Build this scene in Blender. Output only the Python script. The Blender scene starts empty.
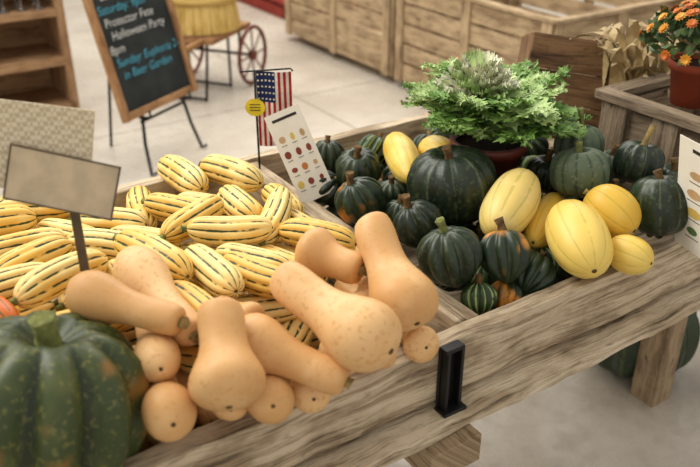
import bpy, math, random
import numpy as np
from mathutils import Vector, Matrix, Euler
random.seed(7)
# World axes follow the market bench: +X along its length, +Y across it, Z up, metres.
Z=Vector((0,0,1)); az=math.radians(56.4); pit=math.radians(28)
F=Vector((math.cos(az),math.sin(az),0)); R=Vector((math.sin(az),-math.cos(az),0))
# ---------------- camera
cd=bpy.data.cameras.new("camera"); cam=bpy.data.objects.new("camera",cd); bpy.context.collection.objects.link(cam)
cam.location=(0,0,1.65); cam.rotation_euler=(math.radians(90)-pit,0,az-math.radians(90))
cd.sensor_width=36; cd.lens=41.86; cd.clip_start=.05
cd.dof.use_dof=True; cd.dof.focus_distance=1.6; cd.dof.aperture_fstop=3.6
bpy.context.scene.camera=cam
try: bpy.context.scene.view_settings.view_transform='Standard'
except Exception: pass
# ---------------- materials
def lin(c): return tuple(((x/255)/12.92 if x/255<=.04045 else ((x/255+.055)/1.055)**2.4) for x in c)+(1,)
class NM:
    def __init__(s,name,rough=.6,spec=.4):
        s.m=bpy.data.materials.new(name); s.m.use_nodes=True; s.t=s.m.node_tree; s.b=s.t.nodes["Principled BSDF"]
        s.b.inputs["Roughness"].default_value=rough; s.b.inputs["Specular IOR Level"].default_value=spec
    def n(s,ty,**k):
        x=s.t.nodes.new(ty)
        for a,b in k.items(): setattr(x,a,b)
        return x
    def l(s,a,b): s.t.links.new(a,b)
    def val(s,sock,v):
        if isinstance(v,(int,float,tuple)): sock.default_value=v
        else: s.l(v,sock)
    def math(s,op,a,b=0.0,c=0.0):
        x=s.n("ShaderNodeMath",operation=op); s.val(x.inputs[0],a); s.val(x.inputs[1],b); s.val(x.inputs[2],c); return x.outputs[0]
    def noise(s,vec,scale,detail=3,rough=.5):
        x=s.n("ShaderNodeTexNoise"); s.l(vec,x.inputs["Vector"]); x.inputs["Scale"].default_value=scale; x.inputs["Detail"].default_value=detail; x.inputs["Roughness"].default_value=rough; return x.outputs["Fac"]
    def smooth(s,v,a,b,lo=0.,hi=1.):
        x=s.n("ShaderNodeMapRange",interpolation_type='SMOOTHSTEP'); s.val(x.inputs[0],v); x.inputs[1].default_value=a; x.inputs[2].default_value=b; x.inputs[3].default_value=lo; x.inputs[4].default_value=hi; return x.outputs[0]
    def mix(s,fac,a,b):
        x=s.n("ShaderNodeMix",data_type='RGBA'); s.val(x.inputs[0],fac); s.val(x.inputs[6],a); s.val(x.inputs[7],b); return x.outputs[2]
    def scale(s,vec,v):
        x=s.n("ShaderNodeVectorMath",operation='MULTIPLY'); s.l(vec,x.inputs[0]); x.inputs[1].default_value=v; return x.outputs[0]
    def bump(s,h,st=.3,d=.002):
        x=s.n("ShaderNodeBump"); x.inputs["Strength"].default_value=st; x.inputs["Distance"].default_value=d; s.l(h,x.inputs["Height"]); s.l(x.outputs[0],s.b.inputs["Normal"])
    def col(s,c): s.val(s.b.inputs["Base Color"],c)
def plain(name,c,rough=.6,spec=.4,metal=0,var=.12,sc=30):
    m=NM(name,rough,spec); tc=m.n("ShaderNodeTexCoord").outputs["Object"]
    c=lin(c); d=tuple(x*(1-var*1.6) for x in c[:3])+(1,)
    m.col(m.mix(m.smooth(m.noise(tc,sc),.35,.65),d,c)); m.b.inputs["Metallic"].default_value=metal; return m.m
def wood(name,dark,mid,light,rough=.75,su=3.,sv=120.,bump=.4,stain=.5):
    m=NM(name,rough,.25); uv=m.n("ShaderNodeUVMap").outputs[0]
    w=m.n("ShaderNodeVectorMath",operation='ADD'); m.l(uv,w.inputs[0])
    nz=m.noise(m.scale(uv,(5,7,1)),1.0,1); cx=m.n("ShaderNodeCombineXYZ"); m.l(m.math('MULTIPLY',nz,.03),cx.inputs[1]); m.l(cx.outputs[0],w.inputs[1])
    g=m.noise(m.scale(w.outputs[0],(su,sv*.6,1)),1.0,8,.75)
    g2=m.noise(m.scale(w.outputs[0],(su*3,sv*2.4,1)),1.0,5,.7)
    k=m.noise(m.scale(uv,(6,14,1)),1.0,4,.6)
    c=m.mix(m.smooth(g,.36,.54),lin(dark),lin(mid)); c=m.mix(m.smooth(k,.36,.58),c,m.mix(m.smooth(g,.4,.54),lin(mid),lin(light)))
    c=m.mix(m.smooth(g2,.55,.63,0,.6),c,lin(dark))
    k2=m.noise(m.scale(uv,(14,40,1)),1.0,4,.7); c=m.mix(m.smooth(k2,.58,.74,0,stain),c,lin(dark))
    kn=m.noise(m.scale(uv,(9,22,1)),1.0,1); c=m.mix(m.smooth(kn,.72,.78,0,.85),c,lin(dark))
    m.col(c); m.bump(m.math('ADD',g,m.math('MULTIPLY',g2,.9)),bump,.003); return m.m
def squashmat(name,base,base2,stripe,n,w=.25,na=.5,patch=None,pth=.6,rough=.42,spec=.4,spk=None,strength=1.,brk=.35):
    m=NM(name,rough,spec); uv=m.n("ShaderNodeUVMap").outputs[0]; sp=m.n("ShaderNodeSeparateXYZ"); m.l(uv,sp.inputs[0])
    ob=m.n("ShaderNodeTexCoord").outputs["Object"]; oi=m.n("ShaderNodeObjectInfo").outputs["Random"]
    av=m.n("ShaderNodeVectorMath",operation='ADD'); m.l(ob,av.inputs[0])
    cx=m.n("ShaderNodeCombineXYZ"); m.l(m.math('MULTIPLY',oi,13.),cx.inputs[0]); m.l(cx.outputs[0],av.inputs[1]); ob2=av.outputs[0]
    big=m.noise(ob2,14,2); fine=m.noise(ob2,120,3)
    c=m.mix(m.smooth(m.math('ADD',big,m.math('MULTIPLY',m.math('SUBTRACT',oi,.5),.4)),.35,.65),lin(base),lin(base2))
    if patch: c=m.mix(m.smooth(m.noise(ob2,9,2),pth,pth+.10),c,lin(patch))
    if n:
        g=m.math('MULTIPLY',m.math('ABSOLUTE',m.math('SUBTRACT',m.math('FRACT',m.math('MULTIPLY',sp.outputs[0],float(n))),.5)),2.)
        nn=m.noise(ob2,60,3,.6); gg=m.math('ADD',g,m.math('MULTIPLY',m.math('SUBTRACT',nn,.5),na))
        mk=m.smooth(gg,w-.08,w+.06,1,0); b=m.smooth(m.noise(ob2,38,2),brk,brk+.1)
        c=m.mix(m.math('MULTIPLY',m.math('MULTIPLY',mk,b),strength),c,lin(stripe))
    if spk: c=m.mix(m.smooth(fine,.56,.66,0,.7),c,lin(spk))
    m.col(c); m.bump(fine,.12,.001); return m.m
MAT={}
MAT['delicata']=squashmat("delicata_skin",(232,186,88),(242,212,136),(48,68,32),10,.22,.55,brk=.37,rough=.48)
MAT['butternut']=squashmat("butternut_skin",(212,162,104),(228,184,128),(0,0,0),0,rough=.46,spec=.32,spk=(206,154,96))
MAT['spaghetti']=squashmat("spaghetti_squash_skin",(224,182,70),(236,204,104),(120,130,40),10,.12,.3,strength=.3,rough=.42)
MAT['pale']=squashmat("pale_squash_skin",(234,210,138),(228,200,114),(150,150,70),10,.16,.5,strength=.4,rough=.42)
MAT['dark']=squashmat("dark_green_skin",(28,40,28),(44,58,38),(104,112,78),10,.07,.5,rough=.36,strength=.5,spk=(66,80,54))
MAT['acorn']=squashmat("acorn_skin",(28,42,28),(42,58,38),(98,108,70),10,.07,.4,patch=(220,144,54),pth=.585,rough=.36,strength=.45,spk=(58,74,48))
MAT['kabocha']=squashmat("kabocha_skin",(66,80,62),(86,100,76),(44,58,42),12,.2,.6,rough=.5,strength=.7,spk=(112,120,96))
MAT['stripe']=squashmat("striped_green_skin",(40,62,34),(56,80,44),(146,158,92),12,.2,.4,rough=.36,strength=.9)
MAT['turban']=squashmat("orange_squash_skin",(206,104,32),(220,126,46),(60,76,40),10,.2,.5,rough=.4,strength=.8)
MAT['bigp']=squashmat("green_pumpkin_skin",(56,68,32),(88,94,48),(34,46,24),10,.24,.5,patch=(142,98,42),pth=.585,rough=.42,strength=.7,spk=(112,110,58))
STEM=plain("squash_stem",(158,134,84),.8,.2,sc=90,var=.25); STEMG=plain("green_stem",(124,128,72),.8,.2,sc=90,var=.25); STEMD=plain("dry_stem",(110,84,52),.85,.2,sc=90,var=.3)
rail=wood("weathered_rail_wood",(76,62,47),(160,139,112),(206,188,160))
plank_w=wood("weathered_plank_wood",(92,78,60),(182,162,134),(218,202,176),stain=.35)
under_w=wood("underframe_wood",(60,48,36),(132,110,84),(170,148,118))
crate_w=wood("crate_wood",(96,76,56),(158,134,104),(190,166,132),sv=80,stain=.3)
grey_w=wood("grey_wood",(66,56,44),(124,106,86),(158,140,116))
dark_w=wood("dark_brown_wood",(50,36,26),(104,76,50),(134,102,70),sv=80)
frame_w=wood("frame_wood",(90,60,38),(144,104,68),(170,130,90),sv=80,stain=.2)
cab_w=wood("cabinet_wood",(90,64,44),(146,112,80),(172,136,100),sv=60,stain=.2)
red_w=wood("red_painted_wood",(80,24,18),(132,44,34),(146,56,44),stain=.1)
wheel_m=plain("wheel_red_brown",(110,50,36),.5,.4)
bask_w=wood("basket_wood",(128,96,40),(190,156,84),(210,180,112),sv=60,stain=.2)
iron=plain("black_iron",(22,22,22),.45,.5,.3); steel=plain("stake_metal",(104,90,72),.5,.4,.3)
white=plain("card_white",(236,230,216),.7,.2,var=.03); ink=plain("card_ink",(60,54,50),.8,.1)
# ---------------- mesh builder
class MB:
    def __init__(s): s.v=[];s.f=[];s.uv=[];s.m=[];s.s=[]
    def face(s,idx,uv,m=0,sm=False): s.f.append(idx);s.uv.append(uv);s.m.append(m);s.s.append(sm)
    def box(s,c,d,rot=None,m=0):
        rot=rot or Matrix.Identity(3); c=Vector(c); b=len(s.v); L=max(range(3),key=lambda i:d[i]); o=[i for i in range(3) if i!=L]
        loc=[Vector((x*d[0]/2,y*d[1]/2,z*d[2]/2)) for x in(-1,1) for y in(-1,1) for z in(-1,1)]
        s.v+= [c+rot@l for l in loc]; ou,ov=random.random()*20,random.random()*20
        for q in((0,1,3,2),(4,6,7,5),(0,4,5,1),(2,3,7,6),(0,2,6,4),(1,5,7,3)):
            s.face([b+i for i in q],[(loc[i][L]+ou,loc[i][o[0]]+loc[i][o[1]]+ov) for i in q],m)
    def plank(s,c,L,w,h,wob=.002,seed=0,m=0):
        rn=random.Random(seed); c=Vector(c); n=int(L/.04); b=len(s.v); ou,ov=rn.random()*20,rn.random()*20
        j=[[0,0] for _ in range(4)]
        for i in range(n+1):
            x=c.x-L/2+L*i/n
            for q,(y,z) in enumerate(((-1,-1),(-1,1),(1,1),(1,-1))):
                j[q]=[j[q][0]*.6+rn.uniform(-wob,wob),j[q][1]*.6+rn.uniform(-wob,wob)]
                s.v.append(Vector((x,c.y+y*w/2+j[q][0],c.z+z*h/2+j[q][1])))
        per=[0,h,h+w,2*h+w,2*h+2*w]
        for i in range(n):
            for q in range(4):
                a=b+i*4+q; a2=b+i*4+(q+1)%4; x0=L*i/n+ou; x1=L*(i+1)/n+ou
                s.face([a,a2,a2+4,a+4],[(x0,per[q]+ov),(x0,per[q+1]+ov),(x1,per[q+1]+ov),(x1,per[q]+ov)],m)
        s.face([b+3,b+2,b+1,b],[(0,0),(0,h),(w,h),(w,0)],m); e=b+n*4; s.face([e,e+1,e+2,e+3],[(0,0),(0,h),(w,h),(w,0)],m)
    def rings(s,rs,m=0,cap=True,sm=True,vs=None):
        b=len(s.v); n=len(rs[0])
        for r in rs: s.v+=r
        k=len(rs)
        for i in range(k-1):
            v0=i/(k-1) if vs is None else vs[i]; v1=(i+1)/(k-1) if vs is None else vs[i+1]
            for j in range(n):
                j2=(j+1)%n; s.face([b+i*n+j,b+i*n+j2,b+(i+1)*n+j2,b+(i+1)*n+j],[(j/n,v0),((j+1)/n,v0),((j+1)/n,v1),(j/n,v1)],m,sm)
        if cap:
            s.face([b+j for j in range(n)][::-1],[(0,0)]*n,m,False); s.face([b+(k-1)*n+j for j in range(n)],[(0,1)]*n,m,False)
    def tube(s,pts,rads,n=8,m=0,cap=True,lobes=0):
        pts=[Vector(p) for p in pts]; rs=[]; 
        if not isinstance(rads,(list,tuple)): rads=[rads]*len(pts)
        ref=None
        for i,p in enumerate(pts):
            d=(pts[min(i+1,len(pts)-1)]-pts[max(i-1,0)]).normalized()
            if ref is None: ref=d.orthogonal().normalized()
            a=(ref-d*ref.dot(d)).normalized(); ref=a; bb=d.cross(a)
            rs.append([p+(a*math.cos(2*math.pi*j/n)+bb*math.sin(2*math.pi*j/n))*rads[i]*(1+(.18*(j%2) if lobes else 0)) for j in range(n)])
        s.rings(rs,m,cap)
    def lathe(s,prof,c=(0,0,0),n=32,m=0,rot=None,cap=False):
        rot=rot or Matrix.Identity(3); c=Vector(c)
        s.rings([[c+rot@Vector((r*math.cos(2*math.pi*j/n),r*math.sin(2*math.pi*j/n),z)) for j in range(n)] for r,z in prof],m,cap)
    def quad(s,a,b,c,d,m=0,sm=False):
        k=len(s.v); s.v+=[Vector(a),Vector(b),Vector(c),Vector(d)]; s.face([k,k+1,k+2,k+3],[(0,0),(1,0),(1,1),(0,1)],m,sm)
    def make(s,name,mats,bevel=0,parent=None,loc=None):
        me=bpy.data.meshes.new(name); 
        if loc is not None: vv=[tuple(Vector(v)-Vector(loc)) for v in s.v]
        else: vv=[tuple(v) for v in s.v]
        me.from_pydata(vv,[],s.f); ul=me.uv_layers.new(name="UVMap"); fl=[]
        for u in s.uv: 
            for q in u: fl+=list(q)
        ul.data.foreach_set("uv",fl); me.polygons.foreach_set("material_index",s.m); me.polygons.foreach_set("use_smooth",s.s)
        for m in mats: me.materials.append(m)
        me.update(); o=bpy.data.objects.new(name,me); bpy.context.collection.objects.link(o)
        if loc is not None: o.location=loc
        if bevel: b=o.modifiers.new("b",'BEVEL'); b.width=bevel; b.segments=2; b.limit_method='ANGLE'
        if parent: o.parent=parent
        return o
def empty(name,loc=(0,0,0)):
    e=bpy.data.objects.new(name,None); bpy.context.collection.objects.link(e); e.location=loc; e.empty_display_size=.1; return e
def rz(a): return Matrix.Rotation(math.radians(a),3,'Z')
# ---------------- squash
PROF={
'delicata':[(0.02,0),(0,.2),(.02,.45),(.09,.76),(.22,.95),(.5,1),(.78,.95),(.91,.76),(.98,.45),(1,.2),(.98,0)],
'butternut':[(0.012,0),(0,.2),(.008,.42),(.04,.57),(.15,.64),(.3,.63),(.42,.65),(.52,.73),(.62,.87),(.74,1.0),(.85,.96),(.94,.73),(.985,.38),(1,.14),(.988,0)],
'oval':[(0.015,0),(0,.2),(.03,.42),(.12,.7),(.28,.92),(.5,1),(.72,.92),(.88,.7),(.97,.4),(1,.15),(.99,0)],
'pumpkin':[(.14,0),(.09,.12),(.02,.3),(.0,.45),(.07,.72),(.24,.94),(.5,1),(.76,.92),(.92,.66),(1,.34),(.97,.1),(.96,0)],
'acorn':[(.07,0),(.03,.12),(.0,.3),(.07,.66),(.24,.93),(.42,1),(.64,.88),(.83,.58),(.95,.24),(1,.06),(1,0)],
}
def cr(cp,t):
    k=len(cp)-1; x=t*k; i=min(int(x),k-1); u=x-i
    p0,p1,p2,p3=cp[max(i-1,0)],cp[i],cp[i+1],cp[min(i+2,k)]
    return tuple(.5*(2*p1[q]+(p2[q]-p0[q])*u+(2*p0[q]-5*p1[q]+4*p2[q]-p3[q])*u*u+(3*p1[q]-p0[q]-3*p2[q]+p3[q])*u**3) for q in(0,1))
RIB={'delicata':(10,.06),'butternut':(0,0),'oval':(10,.012),'pumpkin':(12,.10),'acorn':(10,.14)}
def squash(name,shape,mat,a,b,r,stem=STEM,sl=.02,sr=.007,bend=0,seed=0,ribs=None):
    rnd=random.Random(seed); a=Vector(a);b=Vector(b); ax=(b-a); L=ax.length; ax.normalize(); cp=PROF[shape]
    e1=ax.cross(Z); 
    if e1.length<.1: e1=ax.cross(Vector((1,0,0)))
    e1.normalize(); e2=ax.cross(e1); ph=rnd.random()*6.28
    e1,e2=e1*math.cos(ph)+e2*math.sin(ph),-e1*math.sin(ph)+e2*math.cos(ph)
    nr,rd=ribs or RIB[shape]; N=60 if nr else 32; K=34; mb=MB(); rs=[];vs=[]
    bd=(e1*math.cos(1)+e2*math.sin(1)); q1,q2=rnd.random()*6,rnd.random()*6
    for i in range(K+1):
        t=i/K; x,rr=cr(cp,t); rr=max(rr,.002); cc=a+ax*(x*L)+bd*bend*math.sin(math.pi*min(max(x,0),1)); ring=[]
        for j in range(N):
            th=2*math.pi*j/N; k=1.0
            if nr:
                gg=abs(math.cos(nr*th/2)); k=1-rd*(1-gg**.8)*min(1,rr*1.6)*2
            k*=1+.02*math.sin(2*th+q1)+.012*math.sin(3*th+q2+x*3)
            ring.append(cc+(e1*math.cos(th)+e2*math.sin(th))*r*rr*k)
        rs.append(ring); vs.append(t)
    mb.rings(rs,0,True,True,vs)
    x0=cp[0][0]*L; s0=a+ax*(x0+.002); sd=(e1*math.cos(q1)+e2*math.sin(q1))*.35+Z*.15
    pts=[s0,s0-ax*sl*.3,s0-ax*sl*.65+sd*sl*.2,s0-ax*sl+sd*sl*.6]
    mb.tube(pts,[sr*1.7,sr,sr*.8,sr*1.05],10,1,True,1)
    if shape in('delicata','butternut','oval'): mb.tube([b-ax*.004,b+ax*.001],[r*.12,r*.08],8,2)
    return mb.make(name,[mat,stem,STEMD],loc=(a+b)/2)
ITEMS=[]
def add(name,shape,mat,a,b,r,stem=STEM,sl=.018,sr=.006,bend=0,w=.12,bn=0,ribs=None): ITEMS.append(dict(name=name,shape=shape,mat=mat,a=Vector(a),b=Vector(b),r=r,stem=stem,sl=sl,sr=sr,bend=bend,w=w,bn=bn,ribs=ribs))
def rows(s): return [[float(q)/1000 for q in l.split()] for l in s.split(';')]
# bench coordinates in mm: stem end x y, height, blossom end x y, radius
for v in rows("614 1728 870 628 1565 35;707 1653 880 762 1507 35;606 1579 870 684 1478 27;534 1672 860 490 1509 29;505 1519 880 562 1426 25;352 1542 890 445 1459 35;252 1623 900 351 1574 35;183 1565 900 260 1548 34;455 1300 920 588 1368 27;685 1463 890 683 1333 32;506 1268 930 605 1207 28;605 1212 900 729 1362 27;715 1339 890 728 1240 29;424 1427 890 474 1369 22;316 1394 900 391 1317 22;371 1273 940 414 1109 31;171 1330 930 276 1366 30;171 1180 950 311 1225 29;444 1169 940 452 1029 30;520 1193 910 581 1098 23;484 1129 920 525 1025 27;660 1213 900 709 1143 29;596 1163 900 626 1088 20;371 1083 940 384 989 24;196 1106 950 289 1091 23;279 1211 920 361 1253 22;219 1490 890 287 1483 23;492 1287 900 527 1209 21;140 1273 920 194 1275 20;453 1290 900 466 1206 20;768 1504 870 759 1375 24;304 1529 880 345 1466 24;341 1237 920 354 1131 24;491 1059 900 555 1035 22"):
    a=Vector((v[0],v[1],v[2])); b=Vector((v[3],v[4],v[2])); c=(a+b)/2; h=(a-b)/2*1.14
    if h.length<.078: h*=.078/h.length
    add('delicata_squash','delicata',MAT['delicata'],c+h,c-h,max(.029,v[5]*1.02),STEMG,.016,.006,random.uniform(-.008,.008))
for i,v in enumerate(rows("700 1003 1020 660 818 930 54;493 945 1000 543 728 970 54;497 768 930 396 919 970 42;366 923 1000 317 804 920 53;321 910 950 314 1146 970 41;295 887 960 192 1040 970 38;327 1081 860 272 867 920 33;454 933 860 400 810 910 35;305 989 840 264 830 890 37;676 934 960 629 1045 970 43;599 931 940 698 959 940 38;425 1048 930 452 961 930 31;707 897 860 691 823 880 31;548 839 890 635 828 890 24;497 921 850 452 804 890 32;418 958 840 372 846 870 29")):
    add('butternut_squash','butternut',MAT['butternut'],v[:3],v[3:6],v[6],STEM,.012,.008,random.uniform(-.01,.01),.06 if i<6 else .3)
YL=rows("1114 1491 920 1000 1270 920 39;1144 1401 930 1126 1270 930 41;1166 1079 950 991 981 910 52;1255 1062 880 1066 949 880 38;1150 971 930 1068 814 890 57;1222 967 950 1235 858 910 51;1181 877 900 1194 788 900 37;115 1234 950 156 1107 950 31")
for i,v in enumerate(YL):
    if i==7: add('orange_turban_squash','oval',MAT['turban'],v[:3],v[3:6],v[6]); continue
    add('yellow_spaghetti_squash','oval',MAT['pale' if i==2 else 'spaghetti'],v[:3],v[3:6],v[6],STEM,.014,.006,bn=1)
G=rows("150 958 895 142;1031 1174 930 96;931 1135 900 52;887 970 900 63;966 938 890 50;891 894 850 34;984 892 840 39;1051 887 850 44;1075 947 860 31;960 1416 900 53;955 1532 890 43;889 1281 890 55;979 1299 890 35;1064 1505 890 41;946 1239 870 38;1290 1156 900 47;1270 1010 950 62;1334 1104 980 55;1393 986 970 53;1310 886 930 64;1405 1064 930 44;1449 945 930 45;1287 986 930 39")
KD=[('green_pumpkin','pumpkin','bigp',(.25,.1,1),.8,STEMG,.05,.016,(10,.14)),('dark_green_pumpkin','pumpkin','dark',(-.1,.1,1),.78,STEMD,.035,.009,(14,.06)),
('acorn_squash','acorn','dark',(-.3,.3,.8),.95,STEMD,.03,.008,None),('acorn_squash','acorn','dark',(-.1,.3,1),.9,STEMG,.03,.008,None),('acorn_squash','acorn','acorn',(.2,.5,1),1.,STEMD,.03,.008,None),
('acorn_squash','acorn','stripe',(.2,.4,1),.9,STEMD,.02,.006,None),('acorn_squash','acorn','acorn',(.6,.5,.6),.9,STEMD,.02,.006,None),('acorn_squash','acorn','acorn',(.8,.3,.5),1.,STEMD,.02,.006,None),
('acorn_squash','acorn','stripe',(0,.6,.8),1.,STEMD,.02,.006,None),('dark_green_pumpkin','pumpkin','dark',(-.2,-.2,1),.85,STEMD,.03,.008,None),('acorn_squash','acorn','dark',(0,0,1),1.1,STEMD,.02,.006,None),
('acorn_squash','acorn','acorn',(-.3,.2,.8),1.,STEMD,.03,.008,None),('acorn_squash','acorn','dark',(0,0,1),.8,STEMD,.02,.006,None),('acorn_squash','acorn','stripe',(.7,.2,.6),1.1,STEMD,.02,.006,None),
('acorn_squash','acorn','dark',(0,0,1),.8,STEMD,.02,.006,None),('dark_green_pumpkin','pumpkin','dark',(0,0,1),.8,STEMD,.03,.008,None),('kabocha_squash','pumpkin','kabocha',(0,.2,1),.78,STEMG,.03,.007,(12,.04)),
('kabocha_squash','pumpkin','kabocha',(.1,.1,1),.8,STEMG,.05,.006,None),('dark_green_pumpkin','pumpkin','dark',(.2,0,1),.8,STEM,.05,.006,None),('dark_green_pumpkin','pumpkin','dark',(.1,.3,1),.9,STEMD,.03,.008,(12,.04)),
('kabocha_squash','pumpkin','kabocha',(0,0,1),.8,STEMD,.03,.008,None),('dark_green_pumpkin','pumpkin','dark',(0,0,1),.8,STEMD,.03,.008,None),('acorn_squash','acorn','acorn',(.3,.3,1),.9,STEMD,.02,.006,None)]
for i,(v,k) in enumerate(zip(G,KD)):
    p=Vector(v[:3]); r=v[3]; d=Vector(k[3]).normalized(); add(k[0],k[1],MAT[k[2]],p+d*r*k[4],p-d*r*k[4],r,k[5],k[6],k[7],0,.03 if i==0 else .1,0 if i==0 else 1,k[8])
def rp(u0,u1,v0,v1,z0,z1): return Vector((random.uniform(u0,u1),random.uniform(v0,v1),random.uniform(z0,z1)))
for i in range(56):
    p=rp(.0,.76,.98,1.6,.775,.86); th=random.uniform(0,3.14); d=Vector((math.cos(th),math.sin(th),random.uniform(-.15,.15)))*.07
    if p.x+p.y<1.15: continue
    add('delicata_squash','delicata',MAT['delicata'],p+d,p-d,.032,STEMG,.016,.006,0,1)
for i in range(16):
    p=rp(.2,.74,.97,1.15,.79,.84); th=random.uniform(0,3.14); d=Vector((math.cos(th),math.sin(th),random.uniform(-.15,.15)))*.08
    add('butternut_squash','butternut',MAT['butternut'],p+d,p-d,.038,STEM,.012,.008,0,1)
for i in range(46):
    p=rp(.92,1.55,.95,1.6,.79,.87); k=random.choice(['dark','acorn','stripe','acorn','dark']); d=Vector((random.uniform(-1,1),random.uniform(-1,1),1)).normalized()*.04
    add('acorn_squash','acorn',MAT[k],p+d,p-d,.045,bn=1,w=1)
# settle the heap: push overlapping squash apart inside the bins
S=[];O=[];RR=[]
for i,it in enumerate(ITEMS):
    if it['shape'] in('pumpkin','acorn'): ts=[.5]; 
    else: ts=[.12,.3,.5,.7,.88]
    for t in ts:
        if len(ts)==1: rr=it['r']*.93
        else: rr=min((cr(PROF[it['shape']],k/40) for k in range(41)),key=lambda q:abs(q[0]-t))[1]*it['r']*.96
        S.append(it['a'].lerp(it['b'],t)); O.append(i); RR.append(rr)
S=np.array([tuple(s) for s in S]); O=np.array(O); RR=np.array(RR); n=len(ITEMS); W=np.array([it['w'] for it in ITEMS]); BN=np.array([it['bn'] for it in ITEMS])
off=np.zeros((n,3)); same=O[:,None]==O[None,:]; rsum=RR[:,None]+RR[None,:]; wi=W[O][:,None]; wj=W[O][None,:]
for itn in range(120):
    X=S+off[O]; dd=X[:,None,:]-X[None,:,:]; dist=np.sqrt((dd**2).sum(2))+1e-9
    pen=np.where(same,0,np.maximum(0,rsum-dist)); fz=(pen*wi/(wi+wj)/dist)[:,:,None]*dd; mv=fz.sum(1)
    sh=np.zeros((n,3)); np.add.at(sh,O,mv)
    c=np.zeros(n); np.add.at(c,O,(pen>0).sum(1)); sh/=np.maximum(1,c*.6)[:,None]
    X=S+(off+sh)[O]; low=X[:,2]-RR*.3<.85; cl=np.zeros_like(X)
    cl[:,2]=np.maximum(0,.742+RR-X[:,2]); cl[:,1]+=np.where(low,np.maximum(0,.885+RR-X[:,1]),0)-np.where(low,np.maximum(0,X[:,1]+RR-1.68),0)
    l0=(BN[O]==0)&low; l1=(BN[O]==1)&low
    cl[:,0]-=np.where(l0,np.maximum(0,X[:,0]+RR-.808),0); cl[:,0]+=np.where(l1,np.maximum(0,.855+RR-X[:,0]),0)
    for k in range(3):
        mx=np.zeros(n); np.maximum.at(mx,O,cl[:,k]); mn=np.zeros(n); np.minimum.at(mn,O,cl[:,k]); sh[:,k]+=mx+mn
    off+=sh
for i,it in enumerate(ITEMS):
    o=Vector(off[i]); a=it['a']+o; b=it['b']+o
    squash(it['name'],it['shape'],it['mat'],a,b,it['r'],it['stem'],it['sl'],it['sr'],it['bend'],i,it['ribs'])
# ---------------- bench
mb=MB(); U0,U1=-.75,1.98; um=(U0+U1)/2; ul=U1-U0
mb.plank((um,.858,.7915),ul,.036,.115,.0022,1)
mb.box((um,.872,.726),(ul,.03,.03),None,2)
mb.plank((um,.868,.7035),ul+.1,.15,.026,.004,2,1)
for k in range(6): mb.box((um,.99+k*.15,.705),(ul,.145,.03))
mb.plank((um,1.74,.78),ul,.035,.14,.002,3)
for uu in(U0+.02,U1-.02): mb.box((uu,1.29,.78),(.035,.86,.138))
mb.box((.815,1.298,.79),(.026,.84,.125)); mb.box((.845,1.298,.786),(.028,.84,.117))
for uu in(-.5,.73,1.9): mb.box((uu,1.24,.658),(.11,.94,.06),None,2)
for uu in(-.5,1.9):
    for vv in(1.16,1.66): mb.box((uu,vv,.31),(.085,.085,.62),None,2)
mb.box((um,1.66,.2),(ul*.8,.035,.1),None,2)
mb.make("wooden_market_bench",[rail,plank_w,under_w],.0025)
mb=MB()
ub=.755
mb.box((ub,.836,.785),(.042,.005,.124)); mb.box((ub-.014,.827,.785),(.007,.02,.124)); mb.box((ub+.016,.827,.785),(.007,.02,.124)); mb.box((ub,.828,.846),(.04,.02,.008)); mb.box((ub,.822,.7225),(.05,.03,.006))
mb.make("iron_stake_bracket",[iron],.0015)
# ---------------- floor
fm=NM("polished_concrete",.32,.5); tc=fm.n("ShaderNodeTexCoord").outputs["Object"]
n1=fm.noise(tc,1.3,5,.6); n2=fm.noise(tc,16,4,.6); c=fm.mix(fm.smooth(n1,.3,.7),lin((174,164,150)),lin((200,192,178))); c=fm.mix(fm.smooth(n2,.35,.75,0,.4),c,lin((150,140,126)))
sp=fm.n("ShaderNodeSeparateXYZ"); fm.l(tc,sp.inputs[0])
for ax_,o_ in((0,.35),(1,.9)):
    g=fm.math('ABSOLUTE',fm.math('SUBTRACT',fm.math('FRACT',fm.math('MULTIPLY',fm.math('ADD',sp.outputs[ax_],o_+20),1/2.4)),.5)); c=fm.mix(fm.smooth(g,.0012,.003,.7,0),c,lin((80,72,62)))
fm.col(c); fm.l(fm.smooth(n2,.3,.7,.22,.42),fm.b.inputs["Roughness"])
mb=MB(); mb.quad((-8,-6,0),(14,-6,0),(14,14,0),(-8,14,0)); mb.make("floor",[fm.m])
wm=plain("painted_wall",(214,206,192),.8,.2,sc=2)
mb=MB(); mb.box((3,14.1,1.8),(22,.2,3.6)); mb.make("wall_back",[wm]); mb=MB(); mb.box((14.1,4,1.8),(.2,20,3.6)); mb.make("wall_right",[wm])
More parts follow.
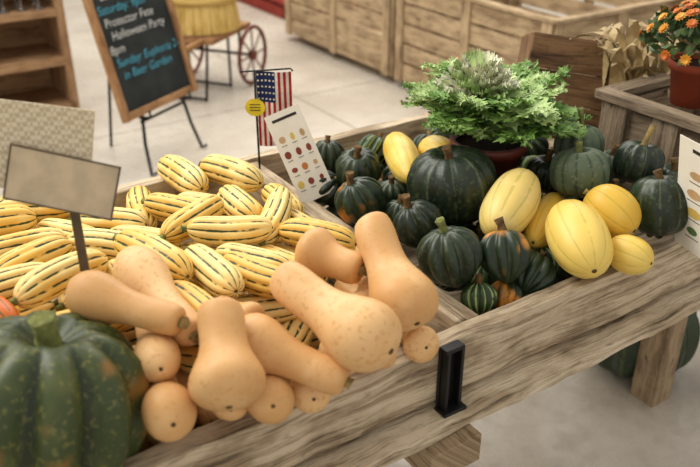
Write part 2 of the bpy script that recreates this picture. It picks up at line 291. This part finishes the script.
# ---------------- slatted crates
def crate(name,c,dx,dy,h,mat,n=5,rot=0,t=.016,z0=0,closed=True,legs=0):
    mb=MB(); Rm=rz(rot); c=Vector(c)
    def bx(p,d): mb.box(c+Rm@Vector(p),d,Rm)
    sh=h/n
    for i in range(n):
        z=z0+sh*(i+.5)
        for s in(-1,1):
            bx((0,s*dy/2,z),(dx,t,sh*.84)); bx((s*dx/2,0,z),(t,dy-t,sh*.84))
    for sx in(-1,1):
        for sy in(-1,1):
            bx((sx*(dx/2-.03),sy*(dy/2+t*.9),z0+h/2),(.07,t,h)); bx((sx*(dx/2+t*.9),sy*(dy/2-.035),z0+h/2),(t,.07,h))
            bx((sx*(dx/2-.03),sy*(dy/2-.03),z0+h/2),(.04,.04,h*.98))
    for s in(-1,1):
        bx((0,s*(dy/2+t*.95),z0+h/2),(.07,t,h)); bx((s*(dx/2+t*.95),0,z0+h/2),(t,.07,h)); bx((0,s*(dy/2+t*.6),z0+h+.01),(dx+.05,.05,.02)); bx((s*(dx/2+t*.6),0,z0+h+.011),(.05,dy+.05,.02))
    k=int(dx/.12)
    for i in range(k): bx((-dx/2+(i+.5)*dx/k,0,z0+.02),(dx/k*.95,dy-.03,.015))
    if legs:
        for s in(-1,1): bx((s*(dx/2-.15),0,z0-legs/2),(.1,dy,legs))
    return mb.make(name,[mat],.002)
crate("slatted_wooden_crate",(3.60,3.48,0),.98,1.3,.62,crate_w,5,z0=.05,legs=.05)
crate("slatted_wooden_crate",(3.60,4.88,0),.98,1.35,.64,crate_w,5,z0=.05,legs=.05)
crate("slatted_wooden_crate",(4.75,2.7,0),.9,1.1,.7,grey_w,6,z0=.04,legs=.04)
crate("weathered_apple_crate",(1.83,1.09,0),.4,.36,.27,grey_w,2,z0=.722)
mb=MB(); Rm=rz(-35)@Matrix.Rotation(math.radians(-18),3,'X')@Matrix.Rotation(math.radians(8),3,'Y'); c=Vector((1.70,1.46,.95))
for i in range(3): mb.box(c+Rm@Vector((0,0,-.09+i*.09)),(.26,.014,.088),Rm)
for s in(-1,1):
    mb.box(c+Rm@Vector((s*.123,.09,0)),(.014,.18,.265),Rm); mb.box(c+Rm@Vector((s*.11,.012,0)),(.03,.016,.265),Rm)
mb.box(c+Rm@Vector((0,.09,.132)),(.26,.18,.012),Rm); mb.box(c+Rm@Vector((0,.09,-.132)),(.26,.18,.012),Rm)
mb.make("brown_wooden_box",[dark_w],.002)
# ---------------- cabinet
mb=MB(); cu,cv=.5,4.95
for z in(.05,.33,.6): mb.box((cu,cv,z),(1.4,.42,.035))
for uu in(cu-.7,cu+.7):
    mb.box((uu,cv-.19,.55),(.045,.05,1.1)); mb.box((uu,cv+.19,.55),(.045,.05,1.1)); mb.box((uu,cv,.55),(.02,.36,1.1))
mb.box((cu,cv+.2,.55),(1.4,.015,1.1)); mb.box((cu,cv,1.1),(1.46,.46,.03))
mb.box((cu,cv-.21,.33),(1.4,.015,.05))
mb.make("wooden_display_shelf",[cab_w],.003)
gl=NM("glass_clear",.05,.5); gl.b.inputs["Transmission Weight"].default_value=.9; gl.col(lin((230,232,235)))
gm=NM("wine_tint",.1,.5); gm.col(lin((90,30,40)))
mb=MB()
for i in range(9):
    for j in range(2):
        c=(.35+i*.095,4.83+j*.11,.618); mb.lathe([(.0,0),(.032,.002),(.006,.01),(.004,.06),(.012,.075),(.034,.1),(.04,.13),(.034,.165),(.032,.165),(.037,.13),(.03,.1),(0,.08)],c,16,0); mb.lathe([(.0,.081),(.03,.101),(.034,.115),(0,.116)],c,16,1)
mb.make("wine_glasses",[gl.m,gm.m])
# ---------------- chalkboard easel
e=empty("chalkboard_easel",(1.36,3.74,0)); 
ang=math.radians(29.7); dx=Vector((math.cos(ang),math.sin(ang),0)); nb=Vector((math.sin(ang),-math.cos(ang),0)); tl=math.radians(14); upb=(Z*math.cos(tl)-nb*math.sin(tl)); nn=dx.cross(upb)
Rb=Matrix((dx,upb,nn)).transposed(); base=Vector((1.385,3.80,.31))-Vector((1.36,3.74,0)); bw,bh=.54,.92
cb=plain("chalk_slate",(46,50,50),.8,.2,sc=8,var=.2)
mb=MB()
def bb(x,y,z): return base+Rb@Vector((x,y,z))
mb.box(bb(0,bh/2,-.008),(bw-.02,bh-.02,.012),Rb,0)
for s in(-1,1): mb.box(bb(s*bw/2,bh/2,0),(.036,bh+.04,.03),Rb,1); mb.box(bb(0,bh/2+s*bh/2,0),(bw-.03,.036,.03),Rb,1)
mb.make("framed_board",[cb,frame_w],.003,e)
mb=MB()
for s in(-1,1):
    top=bb(s*.06,bh*.97,-.02); hip=bb(s*.16,-.02,0); ft=Vector(hip)+dx*s*.05+nb*.06; ft.z=.005
    mb.tube([top,bb(s*.15,.1,-.025),hip,(hip+ft)/2-nb*.01,ft,ft+nb*.03+Z*.015],.009,8); mb.tube([bb(s*.16,-.03,-.02),bb(s*.16,-.035,.05),bb(s*.16,0,.055)],.007,8)
rear=base-nb*.38; rear.z=.005; mb.tube([bb(0,bh*.9,-.03),rear],.008,8); mb.tube([bb(-.17,-.05,-.01),bb(.17,-.05,-.01)],.008,8)
mb.make("iron_stand",[iron],0,e)
cw=plain("chalk_white",(225,225,220),.9,.1,var=.1); cbn=plain("chalk_blue",(90,180,205),.9,.1,var=.1)
for i,(tx,cc) in enumerate([("WEDNESDAY 6-8PM",cbn),("Trivia Night Contest",cw),("THURSDAY: 8-10pm",cbn),("FRIDAY 6-8pm Family",cbn),("The George Boone",cw),("Band 8-11pm",cw),("Saturday: 9pm",cbn),("Protector Fete",cw),("Halloween Party",cw),("8pm",cw),("Sunday: Euphoria 2-5",cbn),("in Beer Garden",cbn)]):
    tcv=bpy.data.curves.new("text",'FONT'); tcv.body=tx; tcv.size=.058; tcv.align_x='LEFT'; tcv.materials.append(cc); tcv.offset=-.0006; tcv.shear=.15
    o=bpy.data.objects.new("chalk_text_%d"%(i+1),tcv); bpy.context.collection.objects.link(o); o.parent=e
    m4=Rb.to_4x4(); m4.translation=bb(-.235+.02*(i%3),bh-.07-i*.062,.001); o.matrix_local=m4
# ---------------- basket cart
e=empty("basket_cart",(2.06,4.78,0)); e.rotation_euler[2]=math.radians(35); mb=MB()
for i in range(28):
    a=2*math.pi*i/28; r0,r1=.19,.24; p0=Vector((r0*math.cos(a),r0*math.sin(a),.40)); p1=Vector((r1*math.cos(a),r1*math.sin(a),.78)); Rm=rz(math.degrees(a)+90)@Matrix.Rotation(-.13,3,'X'); mb.box((p0+p1)/2,(.048,.006,.38),Rm)
for z,r in((.43,.2),(.59,.222),(.77,.244)): mb.lathe([(r,z-.02),(r+.01,z-.02),(r+.013,z+.02),(r,z+.02)],(0,0,0),32)
mb.lathe([(0,.405),(.19,.405)],(0,0,0),32); mb.make("slat_basket",[bask_w],0,e)
mb=MB(); mb.box((.02,0,.37),(.5,.4,.035)); mb.box((-.3,.13,.37),(.3,.03,.03)); mb.box((-.3,-.13,.37),(.3,.03,.03)); mb.make("cart_deck",[frame_w],.003,e)
mb=MB()
for s in(-1,1):
    c=Vector((.2,s*.24,.19)); mb.tube([c+Vector((.18*math.cos(a*math.pi/16),0,.18*math.sin(a*math.pi/16))) for a in range(33)],.013,8,0); mb.tube([c-Vector((0,.02,0)),c+Vector((0,.02,0))],.03,10,0)
    for k in range(8): mb.tube([c,c+Vector((.18*math.cos(k*math.pi/4),0,.18*math.sin(k*math.pi/4)))],.006,6,0)
    mb.tube([(-.2,s*.15,.36),(-.26,s*.15,.01)],.009,8,1); mb.tube([(.05,s*.15,.36),(.05,s*.15,.01)],.009,8,1); mb.tube([(.2,s*.15,.36),(.2,s*.15,.19)],.01,8,1)
mb.tube([(.2,-.25,.19),(.2,.25,.19)],.01,8,1); mb.tube([(-.26,-.15,.02),(-.26,.15,.02)],.009,8,1); mb.tube([(.05,-.15,.02),(.05,.15,.02)],.009,8,1); mb.make("wheels_and_frame",[wheel_m,iron],0,e)
mb=MB(); mb.box((4.0,6.6,.12),(1.2,1.0,.05)); mb.box((3.42,6.6,.06),(.04,1.0,.12)); mb.box((4.0,6.12,.06),(1.2,.04,.12)); mb.box((4.1,6.6,.5),(.9,.6,.7),None,0); mb.make("red_display_platform",[red_w],.005)
# ---------------- signs
def card(TL,TR,BL,seed=1,th=.0015):
    TL,TR,BL=Vector(TL),Vector(TR),Vector(BL); ex=TR-TL; ey=TL-BL; w,h=ex.length,ey.length; ex.normalize(); nz=ex.cross(ey).normalized(); ey=nz.cross(ex)
    Rm=Matrix((ex,ey,nz)).transposed(); mb=MB(); c=BL+ex*w/2+ey*h/2; mb.box(c,(w,h,th),Rm,0); rn=random.Random(seed); mats=[white,ink]
    cols=[(206,130,70),(84,116,66),(220,190,100),(140,70,56),(200,164,120)]
    for q in cols: mats.append(plain("print_%d"%q[0],q,.7,.2))
    o=BL+nz*(th/2+.0004)
    for r in range(4):
        for k in range(3):
            cx,cy=w*(.2+.3*k)+rn.uniform(-.01,.01)*w,h*(.2+.17*r); a0,b0=w*.08*rn.uniform(.7,1.2),h*.035*rn.uniform(.8,1.4); nvt=len(mb.v)
            mb.v+=[o+ex*(cx+a0*math.cos(q*.628))+ey*(cy+b0*math.sin(q*.628)) for q in range(10)]; mb.face(list(range(nvt,nvt+10)),[(0,0)]*10,rn.randint(2,6))
            mb.box(o+ex*cx+ey*(cy-h*.065),(w*.15,h*.006,.0004),Rm,1)
    mb.box(o+ex*w*.5+ey*h*.92,(w*.7,h*.03,.0004),Rm,1)
    return mb,mats
mb,ms=card((.823,1.528,1.035),(.902,1.512,1.058),(.823,1.433,.845)); mb.make("squash_variety_card",ms)
mb,ms=card((1.33,.905,1.09),(1.262,.66,1.09),(1.353,.845,.862),seed=4); mb.make("squash_variety_card",ms)
wv=NM("woven_card",.8,.2); uvn=wv.n("ShaderNodeTexCoord").outputs["Object"]; ck=wv.n("ShaderNodeTexChecker"); wv.l(uvn,ck.inputs[0]); ck.inputs["Scale"].default_value=160; ck.inputs[1].default_value=lin((218,204,176)); ck.inputs[2].default_value=lin((192,174,144)); wv.l(ck.outputs[0],wv.b.inputs["Base Color"])
ex=Vector((.87,-.49,-.10)).normalized()
mb=MB(); nz=ex.cross(Vector((.0,.25,1))).normalized()
ey=nz.cross(ex); Rm=Matrix((ex,ey,nz)).transposed(); cc=Vector((.225,1.125,1.2)); R2=Rm@Matrix.Rotation(math.radians(-9),3,'Z')
mb.box(cc-ex*.02+ey*.02,(.18,.125,.004),Rm@Matrix.Rotation(math.radians(-3),3,'Z'),0); pc=cc+ex*.03-ey*.026+nz*.009; mb.box(pc,(.15,.078,.003),R2,1)
for s in(-1,1): mb.box(pc+R2@Vector((0,s*.039,.001)),(.153,.0025,.004),R2,2); mb.box(pc+R2@Vector((s*.075,0,.001)),(.0025,.08,.004),R2,2)
mb.box((.252,1.10,1.0),(.014,.004,.36),rz(-33),2); mb.make("price_sign_on_stake",[wv.m,plain("tan_placard",(206,186,154),.5,.4),steel,ink],.0008)
# ---------------- flag
FB=Vector((.842,1.672,.845)); mb=MB(); mb.tube([FB,FB+Z*.25],.0028,8,0); mb.tube([FB+Z*.245-R*.035,FB+Z*.247,FB+Z*.253+R*.085,FB+Z*.247+R*.09],.0022,6,0)
fx0,fz1,wd,ht=.003,1.09,.083,.185
def fp(a,b): return FB+R*(fx0+a*wd)+F*(.004*math.sin(a*7+b*3))+Z*(fz1-b*ht-FB.z)
for i in range(13):
    for k in range(10):
        for q in range(2):
            a0,a1=(i+q*.5)/13,(i+q*.5+.5)/13; b0,b1=k/10,(k+1)/10
            m=1 if i%2==0 else 2
            if i<7 and k<4: m=3
            mb.quad(fp(a0,b1),fp(a1,b1),fp(a1,b0),fp(a0,b0),m,True)
for i in range(5):
    for k in range(5):
        p=fp(.05+i*.11,.035+k*.08)-F*.001; mb.quad(p-R*.002-Z*.002,p+R*.002-Z*.002,p+R*.002+Z*.002,p-R*.002+Z*.002,2)
n0=len(mb.v); c=FB+Z*(1.005-FB.z)-F*.006-R*.002
mb.v+=[c+R*.024*math.cos(q*.314)+Z*.022*math.sin(q*.314) for q in range(20)]; mb.face(list(range(n0,n0+20)),[(0,0)]*20,4)
for k in range(3): mb.box(c-F*.0008+Z*(.007-k*.007),(.026,.0005,.002),rz(math.degrees(math.atan2(R.y,R.x))),5)
mb.make("american_flag_on_stick",[iron,plain("flag_red",(178,40,48),.8,.1),plain("flag_white",(232,228,220),.8,.1),plain("flag_blue",(40,50,92),.8,.1),plain("tag_yellow",(236,214,60),.7,.2),ink])
# ---------------- plants
def leafmat(name,c1,c2):
    m=NM(name,.5,.35); ob=m.n("ShaderNodeTexCoord").outputs["Object"]; m.col(m.mix(m.smooth(m.noise(ob,25,2),.35,.65),lin(c1),lin(c2))); return m.m
potm=plain("red_brown_plastic_pot",(110,50,38),.45,.4,sc=10); terra=plain("terracotta_pot",(150,66,40),.7,.3,sc=10); soil=plain("soil",(46,34,26),.95,.1,sc=60)
def pot(mb,c,r,h,mi=0,ms=1):
    mb.lathe([(0,0),(r*.72,0),(r*.95,h*.82),(r*1.06,h*.82),(r*1.08,h),(r*.98,h),(r*.95,h*.88),(0,h*.86)],c,32,mi); mb.lathe([(0,h*.88),(r*.94,h*.88)],c,24,ms)
PC=Vector((1.205,1.25,.86)); mb=MB(); pot(mb,PC,.082,.125); rn=random.Random(3); top=PC+Z*.15
def leaf_feather(o,az_,L,lift,m,curl):
    d=Vector((math.cos(az_),math.sin(az_),0)); sd=Vector((-d.y,d.x,0)); pts=[]
    for i in range(9):
        t=i/8; pts.append(o+d*(L*t)+Z*(lift*math.sin(min(t*1.5,1.57))-curl*t*t))
    mb.tube(pts,[.003*(1-i/11) for i in range(9)],5,4)
    for i in range(1,9):
        for s in(-1,1):
            for rep in range(2):
                t=(i-rep*.5)/8; p=pts[i].lerp(pts[i-1],rep*.5); ll=L*.26*math.sin(math.pi*(.15+.78*t))*rn.uniform(.8,1.25); dd=(sd*s+d*.55+Z*rn.uniform(-.35,.5)).normalized()
                wv_=dd.cross(Z).normalized()*ll*.16; q=p; w0=.25
                for k in range(4):
                    q2=q+dd*ll/4+Z*rn.uniform(-.004,.005); w1=(.9,1.3,1.0,.3)[k]*rn.uniform(.7,1.3); z0=Z*rn.uniform(-.004,.004)
                    mb.quad(q-wv_*w0,q+wv_*w0,q2+wv_*w1+z0,q2-wv_*w1-z0,m,True); 
                    for s2 in(-1,1):
                        tip=q2+wv_*s2*(w1+1.6)+dd*ll*.12+Z*rn.uniform(-.004,.006); mb.quad(q+wv_*s2*w0,q2+wv_*s2*w1,tip,tip-dd*ll*.08,m,True)
                    q,w0=q2,w1
for i in range(46): leaf_feather(top+Vector((rn.uniform(-.02,.02),rn.uniform(-.02,.02),rn.uniform(-.01,.02))),i*2.4+rn.uniform(-.3,.3),rn.uniform(.14,.205),rn.uniform(.03,.12),2 if i%3 else 5,rn.uniform(-.02,.03))
def leaf_ruffle(o,az_,L,lift,W_,m):
    d=Vector((math.cos(az_),math.sin(az_),0)); sd=Vector((-d.y,d.x,0)); nI,nJ=10,18; g=len(mb.v); p1=rn.random()*6
    for i in range(nI):
        t=i/(nI-1); w=W_*math.sin(math.pi*min(.12+.7*t,.82))
        for j in range(nJ+1):
            s=j/nJ*2-1; e_=abs(s)**2; ed=max(e_,t**4); jag=1+.10*((j+i)%2)*ed
            mb.v.append(o+d*(L*t*(1-.12*e_)*jag)+sd*(w*s*jag)+Z*(lift*t**.8+ed*.009*math.sin(9*t*3+p1+j*2.3)+.25*w*e_))
    for i in range(nI-1):
        for j in range(nJ): a=g+i*(nJ+1)+j; mb.face([a,a+1,a+nJ+2,a+nJ+1],[(0,0)]*4,m,True)
ctr=top+Vector((-.035,.012,.045))
for i in range(46): leaf_ruffle(ctr+Vector((0,0,.001*i)),i*2.4,.115-.0018*i,.02+.0012*i,.032-.0003*i,(5 if i<12 else 3) if i%5 else 5)
mb.make("potted_ornamental_kale",[potm,soil,leafmat("kale_green",(102,142,64),(142,174,94)),leafmat("kale_cream",(232,234,196),(246,246,218)),leafmat("kale_rib",(190,204,150),(176,194,136)),leafmat("kale_light",(160,190,112),(190,212,146))])
PC=Vector((1.70,1.10,1.014)); mb=MB(); pot(mb,PC,.06,.105); top=PC+Z*.115; rn=random.Random(5)
for i in range(650):
    th=rn.uniform(0,6.28); ph=rn.uniform(.0,1.6); r=.13*rn.uniform(.5,1)**.5; p=top+Vector((r*math.cos(th)*math.sin(ph),r*math.sin(th)*math.sin(ph),r*.75*math.cos(ph)+.01)); d=Vector((rn.uniform(-1,1),rn.uniform(-1,1),rn.uniform(-.2,1))).normalized(); s=d.cross(Vector((rn.uniform(-1,1),rn.uniform(-1,1),rn.uniform(-1,1)))).normalized(); L=.03
    mb.quad(p,p+d*L*.5+s*.009,p+d*L,p+d*L*.5-s*.009,2,True)
for i in range(60):
    th=rn.uniform(0,6.28); ph=rn.uniform(.0,1.5); r=.137; nrm=Vector((math.cos(th)*math.sin(ph),math.sin(th)*math.sin(ph),math.cos(ph))); p=top+Vector((nrm.x*r,nrm.y*r,nrm.z*r*.8+.012)); a=nrm.orthogonal().normalized(); b=nrm.cross(a); m=rn.choice([3,3,4])
    for lay in range(2):
        for k in range(11):
            q=k*.571+lay*.28; d=(a*math.cos(q)+b*math.sin(q)); s=(b*math.cos(q)-a*math.sin(q)); L=.014-.005*lay; e0=p+nrm*.002*lay
            mb.quad(e0,e0+d*L*.6+s*.003+nrm*.002,e0+d*L+nrm*(.001+.003*lay),e0+d*L*.6-s*.003+nrm*.002,m,True)
mb.make("potted_orange_mums",[terra,soil,leafmat("mum_leaf",(58,78,40),(84,104,58)),leafmat("mum_orange",(214,138,38),(232,168,60)),leafmat("mum_rust",(190,98,34),(210,120,44))])
mb=MB(); rn=random.Random(9)
for i in range(90):
    o=Vector((1.83+rn.uniform(-.07,.07),1.36+rn.uniform(-.07,.07),.73+rn.uniform(0,.10))); a=rn.uniform(0,6.28); d=Vector((math.cos(a),math.sin(a),0)); L=rn.uniform(.13,.26); s=Vector((-d.y,d.x,0))*rn.uniform(.010,.020); pr=None; ou=rn.uniform(.3,1.)
    for k in range(9):
        t=k/8; p=o+d*L*ou*t*t*.7+Z*(L*1.3*math.sin(t*1.9)); w=s*math.sin(math.pi*(.2+.78*t))+Z*.004*math.sin(k*1.3+i)
        if pr: mb.quad(pr[0]-pr[1],pr[0]+pr[1],p+w,p-w,0,True)
        pr=(p,w)
mb.make("dried_corn_husks",[leafmat("husk",(150,126,84),(190,168,124))])
squash('dark_green_pumpkin','pumpkin',MAT['dark'],(1.98,1.30,.30),(1.98,1.30,.0),.18,STEMD,.05,.014,0,901)
squash('dark_green_pumpkin','pumpkin',MAT['dark'],(2.36,1.12,.26),(2.36,1.12,.0),.16,STEMD,.05,.014,0,902)
# ---------------- light
w=bpy.data.worlds.new("w"); bpy.context.scene.world=w; w.use_nodes=True; bg=w.node_tree.nodes["Background"]; bg.inputs[0].default_value=(1,.96,.90,1); bg.inputs[1].default_value=.82
def area(n,loc,tgt,sx,sy,en,col):
    l=bpy.data.lights.new(n,'AREA'); l.shape='RECTANGLE'; l.size=sx; l.size_y=sy; l.energy=en; l.color=col; o=bpy.data.objects.new(n,l); bpy.context.collection.objects.link(o); o.location=loc; o.rotation_euler=(Vector(tgt)-Vector(loc)).to_track_quat('-Z','Y').to_euler()
area("skylight_lamp",(-.6,3.2,3.6),(.7,1.3,.8),2.6,2.2,125,(1,.96,.88)); area("ceiling_lamp",(3.,5.5,4),(3,5,0),4,4,230,(1,.95,.88))
